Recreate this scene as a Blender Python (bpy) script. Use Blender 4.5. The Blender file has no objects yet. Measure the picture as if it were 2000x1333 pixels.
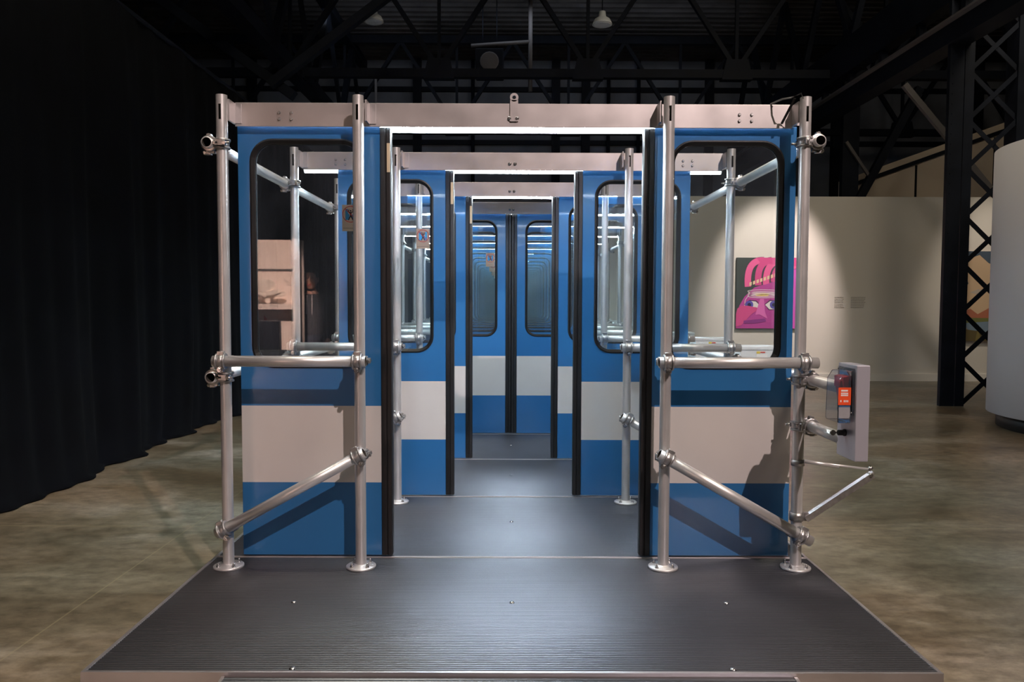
import bpy, bmesh, math, random
from mathutils import Vector, Matrix
random.seed(7)
PI = math.pi
sc = bpy.context.scene
COL = sc.collection
DECK = 0.18                      # deck top above the hall floor
EYE = DECK + 1.1837              # lens height
D1, STEP = 3.47, 1.1058          # first doorway distance, spacing of doorways
NF = 12                          # doorways in the row

# ------------------------------------------------------------------ camera
cd = bpy.data.cameras.new('camera'); cam = bpy.data.objects.new('camera', cd); COL.objects.link(cam)
cd.sensor_width = 36.0; cd.lens = 36.0 * 1479.34 / 2000.0; cd.clip_end = 200; cd.clip_start = 0.05
cam.matrix_world = (Matrix.Translation((0, 0, EYE)) @ Matrix.Rotation(-0.0029, 4, 'Z') @
                    Matrix.Rotation(PI / 2 - 0.0502, 4, 'X') @ Matrix.Rotation(0.0034, 4, 'Z'))
sc.camera = cam
# ------------------------------------------------------------------ world, exposure
w = bpy.data.worlds.new('hall_gloom'); sc.world = w; w.use_nodes = True
w.node_tree.nodes['Background'].inputs[0].default_value = (0.75, 0.85, 1.0, 1)
w.node_tree.nodes['Background'].inputs[1].default_value = 0.01
sc.view_settings.view_transform = 'Standard'; sc.view_settings.look = 'None'
sc.view_settings.gamma = 1.0; sc.view_settings.use_curve_mapping = False
sc.view_settings.exposure = 0.0
try:
    sc.cycles.max_bounces = 14; sc.cycles.diffuse_bounces = 4; sc.cycles.glossy_bounces = 5
    sc.cycles.transparent_max_bounces = 48; sc.cycles.sample_clamp_indirect = 6.0
except Exception: pass

# ------------------------------------------------------------------ lights
LED_STRENGTH = 150.0
def aim(o, t):
    o.rotation_euler = (Vector(t) - Vector(o.location)).to_track_quat('-Z', 'Y').to_euler()
def lamp(kind, loc, target, power, color, size=0.05, ang=60, blend=0.4, size_y=None):
    l = bpy.data.lights.new('hall_light', kind); l.energy = power; l.color = color
    if kind == 'SPOT':
        l.spot_size = math.radians(ang); l.spot_blend = blend; l.shadow_soft_size = size
    elif kind == 'AREA':
        l.size = size
        if size_y: l.shape = 'RECTANGLE'; l.size_y = size_y
    else: l.shadow_soft_size = size
    o = bpy.data.objects.new('hall_light', l); COL.objects.link(o); o.location = loc; aim(o, target); return o
lamp('SPOT', (3.2, -3.4, 7.55), (0.1, 3.4, 1.25), 2700, (1.0, 0.79, 0.73), 0.035, 29, 0.4)       # key spot on the doorways
lamp('SPOT', (4.7, 10.6, 5.4), (4.62, 13.4, 1.65), 1250, (1.0, 0.84, 0.79), 0.10, 33, 0.6)      # on the pink painting
lamp('SPOT', (8.5, 10.9, 5.4), (8.6, 13.4, 1.5), 330, (1.0, 0.87, 0.74), 0.10, 40, 0.8)        # on the landscape
lamp('AREA', (6.2, 8.0, 6.6), (6.3, 13.4, 1.8), 110, (1.0, 0.87, 0.66), 2.0)                      # general wash of the gallery wall
lamp('SPOT', (3.2, 2.6, 5.6), (6.5, 7.0, 1.9), 2600, (1.0, 0.84, 0.88), 0.15, 24, 0.9)           # on the white drum
lamp('AREA', (-1.4, 3.0, 7.2), (-2.2, 4.6, 0), 120, (1.0, 0.93, 0.74), 1.2)                      # floor on the left
lamp('AREA', (3.6, 1.5, 7.2), (4.0, 4.6, 0), 125, (1.0, 0.84, 0.62), 1.2)                        # floor on the right
lamp('SPOT', (-1.7, 1.5, 3.2), (-2.9, -1.55, 1.4), 7500, (1.0, 0.68, 0.58), 0.05, 24, 0.4)        # on the display shelf
lamp('AREA', (0, 16.2, 7.4), (0, 20.6, 4.8), 20, (0.75, 0.85, 1.0), 9.0, size_y=.5)                      # added fill to brighten the end wall, no real fixture
lamp('SPOT', (-0.6, -0.4, 4.2), (-2.45, -2.2, 1.3), 24, (1.0, 0.85, 0.8), 0.1, 30, 0.5)          # on the visitor

# ------------------------------------------------------------------ materials
def nt(name):
    m = bpy.data.materials.new(name); m.use_nodes = True
    return m, m.node_tree.nodes, m.node_tree.links, m.node_tree.nodes['Principled BSDF']
def plain(name, col, rough=0.5, metal=0.0, emit=None, estr=0, spec=0.5, var=0.0, vscale=12, bump=0.0, coat=0.0, rv=.1):
    m, N, L, b = nt(name)
    b.inputs['Base Color'].default_value = (*col, 1); b.inputs['Roughness'].default_value = rough
    b.inputs['Metallic'].default_value = metal; b.inputs['Specular IOR Level'].default_value = spec
    b.inputs['Coat Weight'].default_value = coat; b.inputs['Coat Roughness'].default_value = 0.08
    if emit: b.inputs['Emission Color'].default_value = (*emit, 1); b.inputs['Emission Strength'].default_value = estr
    if var or bump:
        tc = N.new('ShaderNodeTexCoord'); n = N.new('ShaderNodeTexNoise'); n.inputs['Scale'].default_value = vscale
        n.inputs['Detail'].default_value = 5; L.new(tc.outputs['Object'], n.inputs['Vector'])
        if var:
            r = N.new('ShaderNodeValToRGB'); r.color_ramp.elements[0].position = .3; r.color_ramp.elements[1].position = .7
            r.color_ramp.elements[0].color = (*[c * (1 - var) for c in col], 1)
            r.color_ramp.elements[1].color = (*[min(1, c * (1 + var)) for c in col], 1)
            L.new(n.outputs['Fac'], r.inputs[0]); L.new(r.outputs[0], b.inputs['Base Color'])
            mr = N.new('ShaderNodeMapRange'); mr.inputs['To Min'].default_value = max(.03, rough - rv); mr.inputs['To Max'].default_value = min(1, rough + rv)
            L.new(n.outputs['Fac'], mr.inputs['Value']); L.new(mr.outputs[0], b.inputs['Roughness'])
        if bump:
            bp = N.new('ShaderNodeBump'); bp.inputs['Strength'].default_value = bump; bp.inputs['Distance'].default_value = 0.01
            L.new(n.outputs['Fac'], bp.inputs['Height']); L.new(bp.outputs[0], b.inputs['Normal'])
    return m
M = {}
M['tube'] = plain('galvanised_tube', (.68, .68, .69), .36, .6, var=.06, vscale=9)
M['clamp'] = plain('cast_clamp_steel', (.46, .46, .47), .36, .85, var=.18, vscale=40, bump=.25)
M['bolt'] = plain('zinc_bolt', (.55, .55, .56), .25, .95)
M['alu'] = plain('brushed_aluminium', (.64, .61, .62), .38, .82, var=.09, vscale=5)
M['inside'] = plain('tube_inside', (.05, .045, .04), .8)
M['rubber'] = plain('black_rubber', (.011, .011, .012), .45, var=.2, vscale=6)
M['cream'] = plain('cream_tape', (.62, .52, .36), .6)
M['white_plastic'] = plain('white_plastic_housing', (.72, .76, .8), .35)
M['black'] = plain('matt_black', (.008, .008, .009), .6)
M['grey_box'] = plain('grey_enclosure', (.42, .42, .48), .35, .2)
M['red'] = plain('red_plastic', (.5, .015, .03), .3)
M['orange'] = plain('orange_label', (.85, .09, .02), .5)
M['white'] = plain('white_print', (.85, .85, .85), .5)
M['dark_steel'] = plain('dark_painted_steel', (.007, .009, .015), .6, 0, var=.3, vscale=3, spec=.12)
M['light_steel'] = plain('pale_painted_steel', (.11, .10, .10), .6)
M['curtain'] = plain('black_velvet', (.0013, .0016, .0028), .95, spec=.1, var=.4, vscale=2)
M['roof'] = plain('roof_deck', (.060, .054, .053), .8, 0, spec=.15, var=.45, vscale=1.2)
M['hall_wall'] = plain('hall_wall_paint', (.15, .16, .19), .85, var=.35, vscale=.8)
M['gallery'] = plain('gallery_wall_paint', (.70, .66, .60), .9, var=.015, vscale=1)
M['upper_wall'] = plain('upper_wall_board', (.60, .50, .40), .9, var=.08, vscale=.7)
M['base_white'] = plain('white_baseboard', (.78, .74, .68), .6)
M['drum'] = plain('white_curved_wall', (.74, .72, .76), .8)
M['skin'] = plain('skin', (.30, .16, .11), .55)
M['hoodie'] = plain('dark_hoodie', (.02, .022, .028), .9, bump=.3, vscale=60)
M['jeans'] = plain('dark_trousers', (.015, .02, .035), .9)
M['hair'] = plain('dark_hair', (.012, .009, .008), .7)
M['plaster'] = plain('white_plaster', (.8, .72, .64), .7)
M['booth'] = plain('booth_white', (.75, .66, .60), .85)
M['screen'] = plain('dark_screen', (.006, .006, .008), .08)
M['warmlamp'] = plain('warm_bulb', (.9, .8, .6), .4, emit=(1, .72, .45), estr=60)
M['vinyl'] = plain('wall_lettering', (.30, .27, .24), .8)
m, N, L, b = nt('led_diffuser'); b.inputs['Base Color'].default_value = (.9, .95, 1, 1)
b.inputs['Emission Color'].default_value = (.80, .93, 1.0, 1); b.inputs['Emission Strength'].default_value = LED_STRENGTH; M['led'] = m
# clear window glass: mirror share from the real Fresnel curve, faint tint
def glass(name, tint, ior, rough=0.0, dirt=0.0):
    m, N, L, b = nt(name); N.remove(b); out = N['Material Output']
    f = N.new('ShaderNodeFresnel'); f.inputs['IOR'].default_value = ior
    t = N.new('ShaderNodeBsdfTransparent'); t.inputs[0].default_value = (*tint, 1)
    g = N.new('ShaderNodeBsdfGlossy'); g.inputs['Roughness'].default_value = rough
    mx = N.new('ShaderNodeMixShader'); L.new(f.outputs[0], mx.inputs[0]); L.new(t.outputs[0], mx.inputs[1]); L.new(g.outputs[0], mx.inputs[2])
    if dirt:
        d = N.new('ShaderNodeBsdfDiffuse'); d.inputs[0].default_value = (.5, .6, .75, 1)
        tc = N.new('ShaderNodeTexCoord'); n = N.new('ShaderNodeTexNoise'); n.inputs['Scale'].default_value = 3.0; n.inputs['Detail'].default_value = 6
        L.new(tc.outputs['Object'], n.inputs['Vector'])
        mr = N.new('ShaderNodeMapRange'); mr.inputs['From Min'].default_value = .35; mr.inputs['From Max'].default_value = .75
        mr.inputs['To Min'].default_value = dirt * .3; mr.inputs['To Max'].default_value = dirt
        L.new(n.outputs['Fac'], mr.inputs['Value'])
        m2 = N.new('ShaderNodeMixShader'); L.new(mr.outputs[0], m2.inputs[0]); L.new(mx.outputs[0], m2.inputs[1]); L.new(d.outputs[0], m2.inputs[2]); mx = m2
    L.new(mx.outputs[0], out.inputs[0]); return m
M['glass'] = glass('window_glass', (.95, .985, .98), 1.8, 0.0, 0.05)
M['cover'] = glass('clear_plastic_cover', (.93, .93, .95), 1.6, .05, 0.10)
# blue door paint with the white band (height in the door's own space)
m, N, L, b = nt('blue_door_paint_white_band')
tc = N.new('ShaderNodeTexCoord'); sp = N.new('ShaderNodeSeparateXYZ'); L.new(tc.outputs['Object'], sp.inputs[0])
def cmp(op, v):
    n = N.new('ShaderNodeMath'); n.operation = op; n.inputs[1].default_value = v; L.new(sp.outputs['Z'], n.inputs[0]); return n
a = cmp('GREATER_THAN', 1.1837 - .832); c = cmp('LESS_THAN', 1.1837 - .476)
mu = N.new('ShaderNodeMath'); mu.operation = 'MULTIPLY'; L.new(a.outputs[0], mu.inputs[0]); L.new(c.outputs[0], mu.inputs[1])
no = N.new('ShaderNodeTexNoise'); no.inputs['Scale'].default_value = 6; no.inputs['Detail'].default_value = 6; L.new(tc.outputs['Object'], no.inputs['Vector'])
r1 = N.new('ShaderNodeValToRGB'); r1.color_ramp.elements[0].color = (.022, .135, .345, 1); r1.color_ramp.elements[1].color = (.027, .155, .39, 1)
r2 = N.new('ShaderNodeValToRGB'); r2.color_ramp.elements[0].color = (.58, .56, .55, 1); r2.color_ramp.elements[1].color = (.64, .62, .61, 1)
L.new(no.outputs['Fac'], r1.inputs[0]); L.new(no.outputs['Fac'], r2.inputs[0])
mx = N.new('ShaderNodeMixRGB'); L.new(mu.outputs[0], mx.inputs[0]); L.new(r1.outputs[0], mx.inputs[1]); L.new(r2.outputs[0], mx.inputs[2])
L.new(mx.outputs[0], b.inputs['Base Color']); b.inputs['Roughness'].default_value = .3; b.inputs['Coat Weight'].default_value = .35; b.inputs['Coat Roughness'].default_value = .06
M['door'] = m
# ribbed deck rubber / aluminium
M['deck'] = plain('ribbed_deck_plank', (.135, .142, .165), .34, .94, var=.10, vscale=2.2, rv=.03)
# polished stained concrete
m, N, L, b = nt('stained_polished_concrete')
tc = N.new('ShaderNodeTexCoord'); mp = N.new('ShaderNodeMapping'); L.new(tc.outputs['Object'], mp.inputs[0])
n1 = N.new('ShaderNodeTexNoise'); n1.inputs['Scale'].default_value = .9; n1.inputs['Detail'].default_value = 9; n1.inputs['Roughness'].default_value = .62; n1.inputs['Distortion'].default_value = .6
n2 = N.new('ShaderNodeTexNoise'); n2.inputs['Scale'].default_value = 11; n2.inputs['Detail'].default_value = 8; n2.inputs['Roughness'].default_value = .7
n3 = N.new('ShaderNodeTexNoise'); n3.inputs['Scale'].default_value = .35; n3.inputs['Detail'].default_value = 3
for n in (n1, n2, n3): L.new(mp.outputs[0], n.inputs['Vector'])
r1 = N.new('ShaderNodeValToRGB'); e = r1.color_ramp.elements
e[0].position = .30; e[0].color = (.10, .08, .048, 1); e[1].position = .70; e[1].color = (.37, .355, .29, 1)
x = e.new(.5); x.color = (.205, .183, .125, 1); mp.inputs['Scale'].default_value = (.75, 1.35, 1)
r2 = N.new('ShaderNodeValToRGB'); r2.color_ramp.elements[0].position = .36; r2.color_ramp.elements[0].color = (.55, .55, .55, 1)
r2.color_ramp.elements[1].position = .72; r2.color_ramp.elements[1].color = (1.35, 1.35, 1.4, 1)
r3 = N.new('ShaderNodeValToRGB'); r3.color_ramp.elements[0].position = .42; r3.color_ramp.elements[0].color = (1, 1, 1, 1)
r3.color_ramp.elements[1].position = .6; r3.color_ramp.elements[1].color = (1.15, .92, .8, 1)
L.new(n1.outputs['Fac'], r1.inputs[0]); L.new(n2.outputs['Fac'], r2.inputs[0]); L.new(n3.outputs['Fac'], r3.inputs[0])
m1 = N.new('ShaderNodeMixRGB'); m1.blend_type = 'MULTIPLY'; m1.inputs[0].default_value = 1; L.new(r1.outputs[0], m1.inputs[1]); L.new(r2.outputs[0], m1.inputs[2])
m2 = N.new('ShaderNodeMixRGB'); m2.blend_type = 'MULTIPLY'; m2.inputs[0].default_value = 1; L.new(m1.outputs[0], m2.inputs[1]); L.new(r3.outputs[0], m2.inputs[2])
# scratches, saw cuts
sp = N.new('ShaderNodeSeparateXYZ'); L.new(tc.outputs['Object'], sp.inputs[0])
def joint(axis, off, per, half):
    a = N.new('ShaderNodeMath'); a.operation = 'ADD'; a.inputs[1].default_value = off; L.new(sp.outputs[axis], a.inputs[0])
    p = N.new('ShaderNodeMath'); p.operation = 'PINGPONG'; p.inputs[1].default_value = per / 2; L.new(a.outputs[0], p.inputs[0])
    l = N.new('ShaderNodeMath'); l.operation = 'LESS_THAN'; l.inputs[1].default_value = half; L.new(p.outputs[0], l.inputs[0]); return l
j1 = joint('X', 1.93 + 30.5, 6.1, .004); j2 = joint('Y', -4.55 + 30.5, 6.1, .007)
vr = N.new('ShaderNodeMath'); vr.operation = 'MAXIMUM'; L.new(j1.outputs[0], vr.inputs[0]); L.new(j2.outputs[0], vr.inputs[1])
vm = N.new('ShaderNodeMath'); vm.operation = 'MULTIPLY'; vm.inputs[1].default_value = .45; L.new(vr.outputs[0], vm.inputs[0])
m3 = N.new('ShaderNodeMixRGB'); L.new(vm.outputs[0], m3.inputs[0]); L.new(m2.outputs[0], m3.inputs[1]); m3.inputs[2].default_value = (.34, .30, .18, 1)
L.new(m3.outputs[0], b.inputs['Base Color'])
mr = N.new('ShaderNodeMapRange'); mr.inputs['To Min'].default_value = .22; mr.inputs['To Max'].default_value = .42; L.new(n1.outputs['Fac'], mr.inputs['Value']); L.new(mr.outputs[0], b.inputs['Roughness'])
bp = N.new('ShaderNodeBump'); bp.inputs['Strength'].default_value = .06; bp.inputs['Distance'].default_value = .01; L.new(n2.outputs['Fac'], bp.inputs['Height']); L.new(bp.outputs[0], b.inputs['Normal'])
M['floor'] = m

# ------------------------------------------------------------------ builders
class MB:
    def __init__(s): s.bm = bmesh.new(); s.mats = []
    def mi(s, mat):
        if mat not in s.mats: s.mats.append(mat)
        return s.mats.index(mat)
    def face(s, pts, mat, smooth=False):
        try: f = s.bm.faces.new([s.bm.verts.new(p) for p in pts])
        except ValueError: return
        f.material_index = s.mi(mat); f.smooth = smooth
    def box(s, x0, x1, y0, y1, z0, z1, mat, mx=None):
        P = [Vector((x, y, z)) for z in (z0, z1) for y in (y0, y1) for x in (x0, x1)]
        if mx: P = [mx @ p for p in P]
        v = [s.bm.verts.new(p) for p in P]; k = s.mi(mat)
        for q in ((0, 2, 3, 1), (4, 5, 7, 6), (0, 1, 5, 4), (2, 6, 7, 3), (0, 4, 6, 2), (1, 3, 7, 5)):
            s.bm.faces.new([v[i] for i in q]).material_index = k
    def rings(s, rings, mat, close=False, cap0=False, cap1=False, smooth=True):
        k = s.mi(mat); V = [[s.bm.verts.new(p) for p in r] for r in rings]; n = len(V[0])
        R = list(range(len(V) - 1)) + ([-1] if close else [])
        for i in R:
            for j in range(n):
                f = s.bm.faces.new((V[i][j], V[i][(j + 1) % n], V[(i + 1)][(j + 1) % n], V[(i + 1)][j])); f.material_index = k; f.smooth = smooth
        if cap0: f = s.bm.faces.new(list(reversed(V[0]))); f.material_index = k
        if cap1: f = s.bm.faces.new(V[-1]); f.material_index = k
    def lathe(s, a, b, prof, mat, seg=20, smooth=True, close=False, caps=True):
        # profile = [(t along a->b in metres, radius)]
        a = Vector(a); d = (Vector(b) - a).normalized()
        u = d.orthogonal().normalized(); v = d.cross(u)
        R = [[a + d * t + (u * math.cos(2 * PI * i / seg) + v * math.sin(2 * PI * i / seg)) * r for i in range(seg)] for t, r in prof]
        s.rings(R, mat, close, caps and not close, caps and not close, smooth)
    def cyl(s, a, b, r, mat, seg=20, smooth=True):
        s.lathe(a, b, [(0, r), ((Vector(b) - Vector(a)).length, r)], mat, seg, smooth)
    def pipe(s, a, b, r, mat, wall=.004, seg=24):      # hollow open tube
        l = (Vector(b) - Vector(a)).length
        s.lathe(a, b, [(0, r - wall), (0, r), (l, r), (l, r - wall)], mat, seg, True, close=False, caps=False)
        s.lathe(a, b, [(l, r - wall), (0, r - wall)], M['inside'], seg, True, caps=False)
    def bar(s, a, b, w_, h, mat, up=(0, 0, 1)):
        a = Vector(a); b = Vector(b); d = (b - a).normalized(); x = d.cross(Vector(up)).normalized(); z = x.cross(d)
        P = [p + x * sx * w_ / 2 + z * sz * h / 2 for p in (a, b) for sx, sz in ((-1, -1), (1, -1), (1, 1), (-1, 1))]
        v = [s.bm.verts.new(p) for p in P]; k = s.mi(mat)
        for q in ((3, 2, 1, 0), (4, 5, 6, 7), (0, 1, 5, 4), (1, 2, 6, 5), (2, 3, 7, 6), (3, 0, 4, 7)):
            s.bm.faces.new([v[i] for i in q]).material_index = k
    def poly(s, pts2, y, mat):                            # flat polygon in XZ facing -Y
        s.face([(p[0], y, p[1]) for p in pts2], mat)
    def slab(s, pts, vec, mat):                           # polygon extruded by vec
        vec = Vector(vec); A = [s.bm.verts.new(p) for p in pts]; B = [s.bm.verts.new(Vector(p) + vec) for p in pts]; k = s.mi(mat); n = len(A)
        s.bm.faces.new(A).material_index = k; s.bm.faces.new(list(reversed(B))).material_index = k
        for i in range(n): s.bm.faces.new((A[i], B[i], B[(i + 1) % n], A[(i + 1) % n])).material_index = k
    def build(s, name, parent=None, bevel=0, recalc=True):
        if recalc: bmesh.ops.recalc_face_normals(s.bm, faces=s.bm.faces)
        me = bpy.data.meshes.new(name); s.bm.to_mesh(me); s.bm.free()
        for mt in s.mats: me.materials.append(mt)
        o = bpy.data.objects.new(name, me); COL.objects.link(o)
        if parent: o.parent = parent
        if bevel:
            md = o.modifiers.new('bevel', 'BEVEL'); md.width = bevel; md.segments = 2; md.limit_method = 'ANGLE'; md.angle_limit = math.radians(40)
        return o
def tag(o, label, cat, group=None, kind=None):
    if label: o['label'] = label
    if cat: o['category'] = cat
    if group: o['group'] = group
    if kind: o['kind'] = kind
    return o
def thing(name, loc, label, cat, group=None):
    o = bpy.data.objects.new(name, None); COL.objects.link(o); o.location = loc; o.empty_display_size = .1
    return tag(o, label, cat, group)
KIDS = {}; SKIP = set()
def kids(o):
    if o.name not in KIDS: KIDS[o.name] = [c for c in bpy.data.objects if c.parent == o]
    return KIDS[o.name]
def dup(o, loc=None, label=None, parent=None):
    c = o.copy(); COL.objects.link(c)
    if parent is not None: c.parent = parent
    if loc is not None: c.location = loc
    if label: c['label'] = label
    for k in list(kids(o)):
        if k.name not in SKIP: dup(k, parent=c)
    return c
ORD = ['nearest', 'second', 'third', 'fourth', 'fifth', 'sixth', 'seventh', 'eighth', 'ninth', 'tenth', 'eleventh', 'twelfth']
def where(i):
    return 'nearest doorway' if i == 0 else ORD[i] + ' doorway from the front'

# ------------------------------------------------------------------ the hall
mb = MB(); mb.box(-10, 16, -9, 21, -.1, 0, M['floor']); o = mb.build('floor'); o['kind'] = 'structure'
mb = MB()
pts = []
yy = -9.0; k = 0
while yy < 21:
    for dy, z in ((0, 7.9), (.11, 7.9), (.14, 7.84), (.25, 7.84), (.28, 7.9)): pts.append((yy + dy, z))
    yy += .28
for (a, za), (b_, zb) in zip(pts[:-1], pts[1:]):
    if b_ > a: mb.face([(-10, a, za), (16, a, za), (16, b_, zb), (-10, b_, zb)], M['roof'])
mb.box(-10, 16, -9, 21, 7.95, 8.0, M['roof'])
o = mb.build('ceiling', recalc=False); o['kind'] = 'structure'
mb = MB(); mb.box(-10, 16, 20.6, 20.8, 0, 7.9, M['hall_wall'])
for x in (-7.0, -2.6, 1.1, 1.9, 5.2, 8.6, 12.4): mb.box(x, x + .22, 20.45, 20.6, 0, 7.84, M['dark_steel'])
for z in (3.2, 5.6, 7.0): mb.box(-10, 16, 20.5, 20.6, z, z + .12, M['dark_steel'])
for x in (2.6, 3.4, -1.0): mb.cyl((x, 20.4, 0), (x, 20.4, 7.8), .05, M['dark_steel'], 10)
o = mb.build('wall_back'); o['kind'] = 'structure'
mb = MB(); mb.box(-10.2, -10, -9, 20.8, 0, 7.9, M['black']); o = mb.build('wall_left'); o['kind'] = 'structure'
mb = MB(); mb.box(16, 16.2, -9, 20.8, 0, 7.9, M['hall_wall']); o = mb.build('wall_right'); o['kind'] = 'structure'
mb = MB(); mb.box(-10, 16, -9.2, -9, 0, 7.9, M['black']); o = mb.build('wall_front'); o['kind'] = 'structure'
# gallery partition with baseboard
mb = MB(); mb.box(1.5, 13.0, 13.4, 13.6, 0, 3.25, M['gallery']); o = mb.build('wall_gallery'); o['kind'] = 'structure'
mb = MB(); mb.box(1.5, 13.0, 13.375, 13.4, 0, .13, M['base_white']); o = mb.build('baseboard_gallery'); o['kind'] = 'structure'
mb = MB(); mb.slab([(6.6, 15.2, 0), (12.5, 15.2, 0), (12.5, 15.2, 5.95), (6.6, 15.2, 3.82)], (0, .15, 0), M['upper_wall'])
mb.slab([(6.6, 15.15, 3.62), (12.5, 15.15, 5.75), (12.5, 15.15, 5.83), (6.6, 15.15, 3.70)], (0, .05, 0), M['dark_steel'])
for x in (8.05, 9.6, 11.2): mb.box(x, x + .03, 15.17, 15.2, 0, 3.6 + (x - 6.6) * .36, M['dark_steel'])
o = mb.build('wall_upper'); o['kind'] = 'structure'

# black curtain on the left, hung in folds from a pipe
mb = MB(); rows = []
ny = 420
for (z, amp) in ((3.88, .018), (3.0, .03), (2.0, .045), (1.0, .055), (.3, .055), (0.03, .058), (.008, .062)):
    r = []
    for i in range(ny + 1):
        y = -2.6 + 17.8 * i / ny
        s_ = math.sin(y * 9.0 + 1.3 * math.sin(y * 1.7)) * .55 + math.sin(y * 4.1 + 2 * math.sin(y * .9)) * .6 + .3 * math.sin(y * 21 + z * .6)
        off = .16 * max(0, .6 - z) * math.sin(y * 1.35 + .5) * .5 + (.06 if z < .02 else 0)
        r.append((-3.34 + amp * s_ + off, y, z))
    rows.append(r)
k = mb.mi(M['curtain']); V = [[mb.bm.verts.new(p) for p in r] for r in rows]
for i in range(len(V) - 1):
    for j in range(ny):
        f = mb.bm.faces.new((V[i][j], V[i][j + 1], V[i + 1][j + 1], V[i + 1][j])); f.material_index = k; f.smooth = True
cur = thing('stage_curtain', (0, 0, 0), 'floor-length black velvet curtain hanging in folds along the left side', 'curtain')
o = mb.build('cloth', cur); md = o.modifiers.new('thickness', 'SOLIDIFY'); md.thickness = .006
mb = MB(); mb.cyl((-3.34, -2.7, 3.9), (-3.34, 15.3, 3.9), .024, M['dark_steel'], 12); mb.build('curtain_pipe', cur)
for y in (-2.7, 3.2, 9.2, 15.3): mb = MB(); mb.cyl((-3.46, y, 0), (-3.46, y, 3.9), .024, M['dark_steel'], 10); mb.box(-3.7, -3.42, y - .2, y + .2, 0, .012, M['dark_steel']); mb.build('curtain_stand', cur)

# ------------------------------------------------------------------ deck modules
def ribbed(mb, x0, x1, y0, y1, z, mat, pitch=.0128, zs=lambda y: 0):
    n = int((y1 - y0) / pitch); p = (y1 - y0) / n; k = mb.mi(mat); prev = None
    for i in range(n):
        y = y0 + i * p
        for dy, dz in ((0, -.0030), (.03 * p, -.0018), (.20 * p, -.0008), (.38 * p, 0), (.46 * p, 0), (.64 * p, -.0008), (.81 * p, -.0018), (.84 * p, -.0030)):
            zz = z + dz + zs(y + dy); cur_ = (mb.bm.verts.new((x0, y + dy, zz)), mb.bm.verts.new((x1, y + dy, zz)))
            if prev: mb.bm.faces.new((prev[0], prev[1], cur_[1], cur_[0])).material_index = k
            prev = cur_
XL, XR = -1.367, 1.393
def deck_proto():
    t = thing('deck_platform', (0, 0, 0), '', 'platform', 'ribbed deck platforms laid end to end under the doorways')
    mb = MB(); ribbed(mb, XL + .012, XR - .012, .012, STEP - .006, DECK, M['deck'])
    mb.box(XL + .012, XR - .012, .012, STEP - .006, DECK - .03, DECK - .0031, M['deck']); mb.build('ribbed_surface', t, recalc=False)
    mb = MB()
    mb.box(XL, XL + .012, 0, STEP, .004, DECK + .002, M['alu']); mb.box(XR - .012, XR, 0, STEP, .004, DECK + .002, M['alu'])
    mb.box(XL + .012, XR - .012, 0, .012, .004, DECK + .002, M['alu']); mb.box(XL + .012, XR - .012, STEP - .006, STEP, .004, DECK + .001, M['alu'])
    mb.build('edge_frame', t)
    for x in (-.85, .012, .86):
        mb = MB(); mb.lathe((x, STEP * .52, DECK - .001), (x, STEP * .52, DECK + 1), [(0, .011), (.002, .0105), (.005, .007), (.006, .001)], M['bolt'], 14)
        mb.build('screw', t)
    return t
d0 = deck_proto(); d0.location = (0, D1 - STEP, 0); d0['label'] = 'ribbed dark deck platform at the front, ahead of the nearest doorway'
for i in range(NF):
    if i == 0: lb = 'ribbed grey deck platform just inside the nearest doorway'
    elif i < NF - 1: lb = 'ribbed grey deck platform between the %s and %s doorways' % (ORD[i], ORD[i + 1])
    else: lb = 'ribbed grey deck platform behind the last doorway'
    dup(d0, (0, D1 + i * STEP, 0), lb)
for x in (-.70, .727):      # two extra screws near the front edge
    mb = MB(); mb.lathe((x, .03, DECK - .001), (x, .03, DECK + 1), [(0, .011), (.002, .0105), (.005, .007), (.006, .001)], M['bolt'], 14); mb.build('screw', d0)
KIDS.clear()
# entrance ramp
t = thing('entrance_ramp', (0, D1 - STEP, 0), 'ribbed ramp plate sloping down from the front edge of the deck', 'ramp')
mb = MB(); y1 = -.004; y0 = y1 - 1.75; sl = lambda y: (y - y1) * .092
ribbed(mb, -.905, .912, y0, y1, DECK - .010, M['deck'], zs=sl)
mb.slab([(-.905, y1, DECK - .013), (-.905, y0, DECK - .013 + sl(y0)), (-.905, y0, .002), (-.905, y1, .002)], (1.817, 0, 0), M['deck']); mb.build('ramp_plate', t, recalc=False)
for x in (-.915, .912): mb = MB(); mb.slab([(x, y1, DECK - .008), (x, y0, DECK - .008 + sl(y0)), (x, y0, .001), (x, y1, .001)], (.01, 0, 0), M['alu']); mb.build('side_trim', t)

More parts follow.
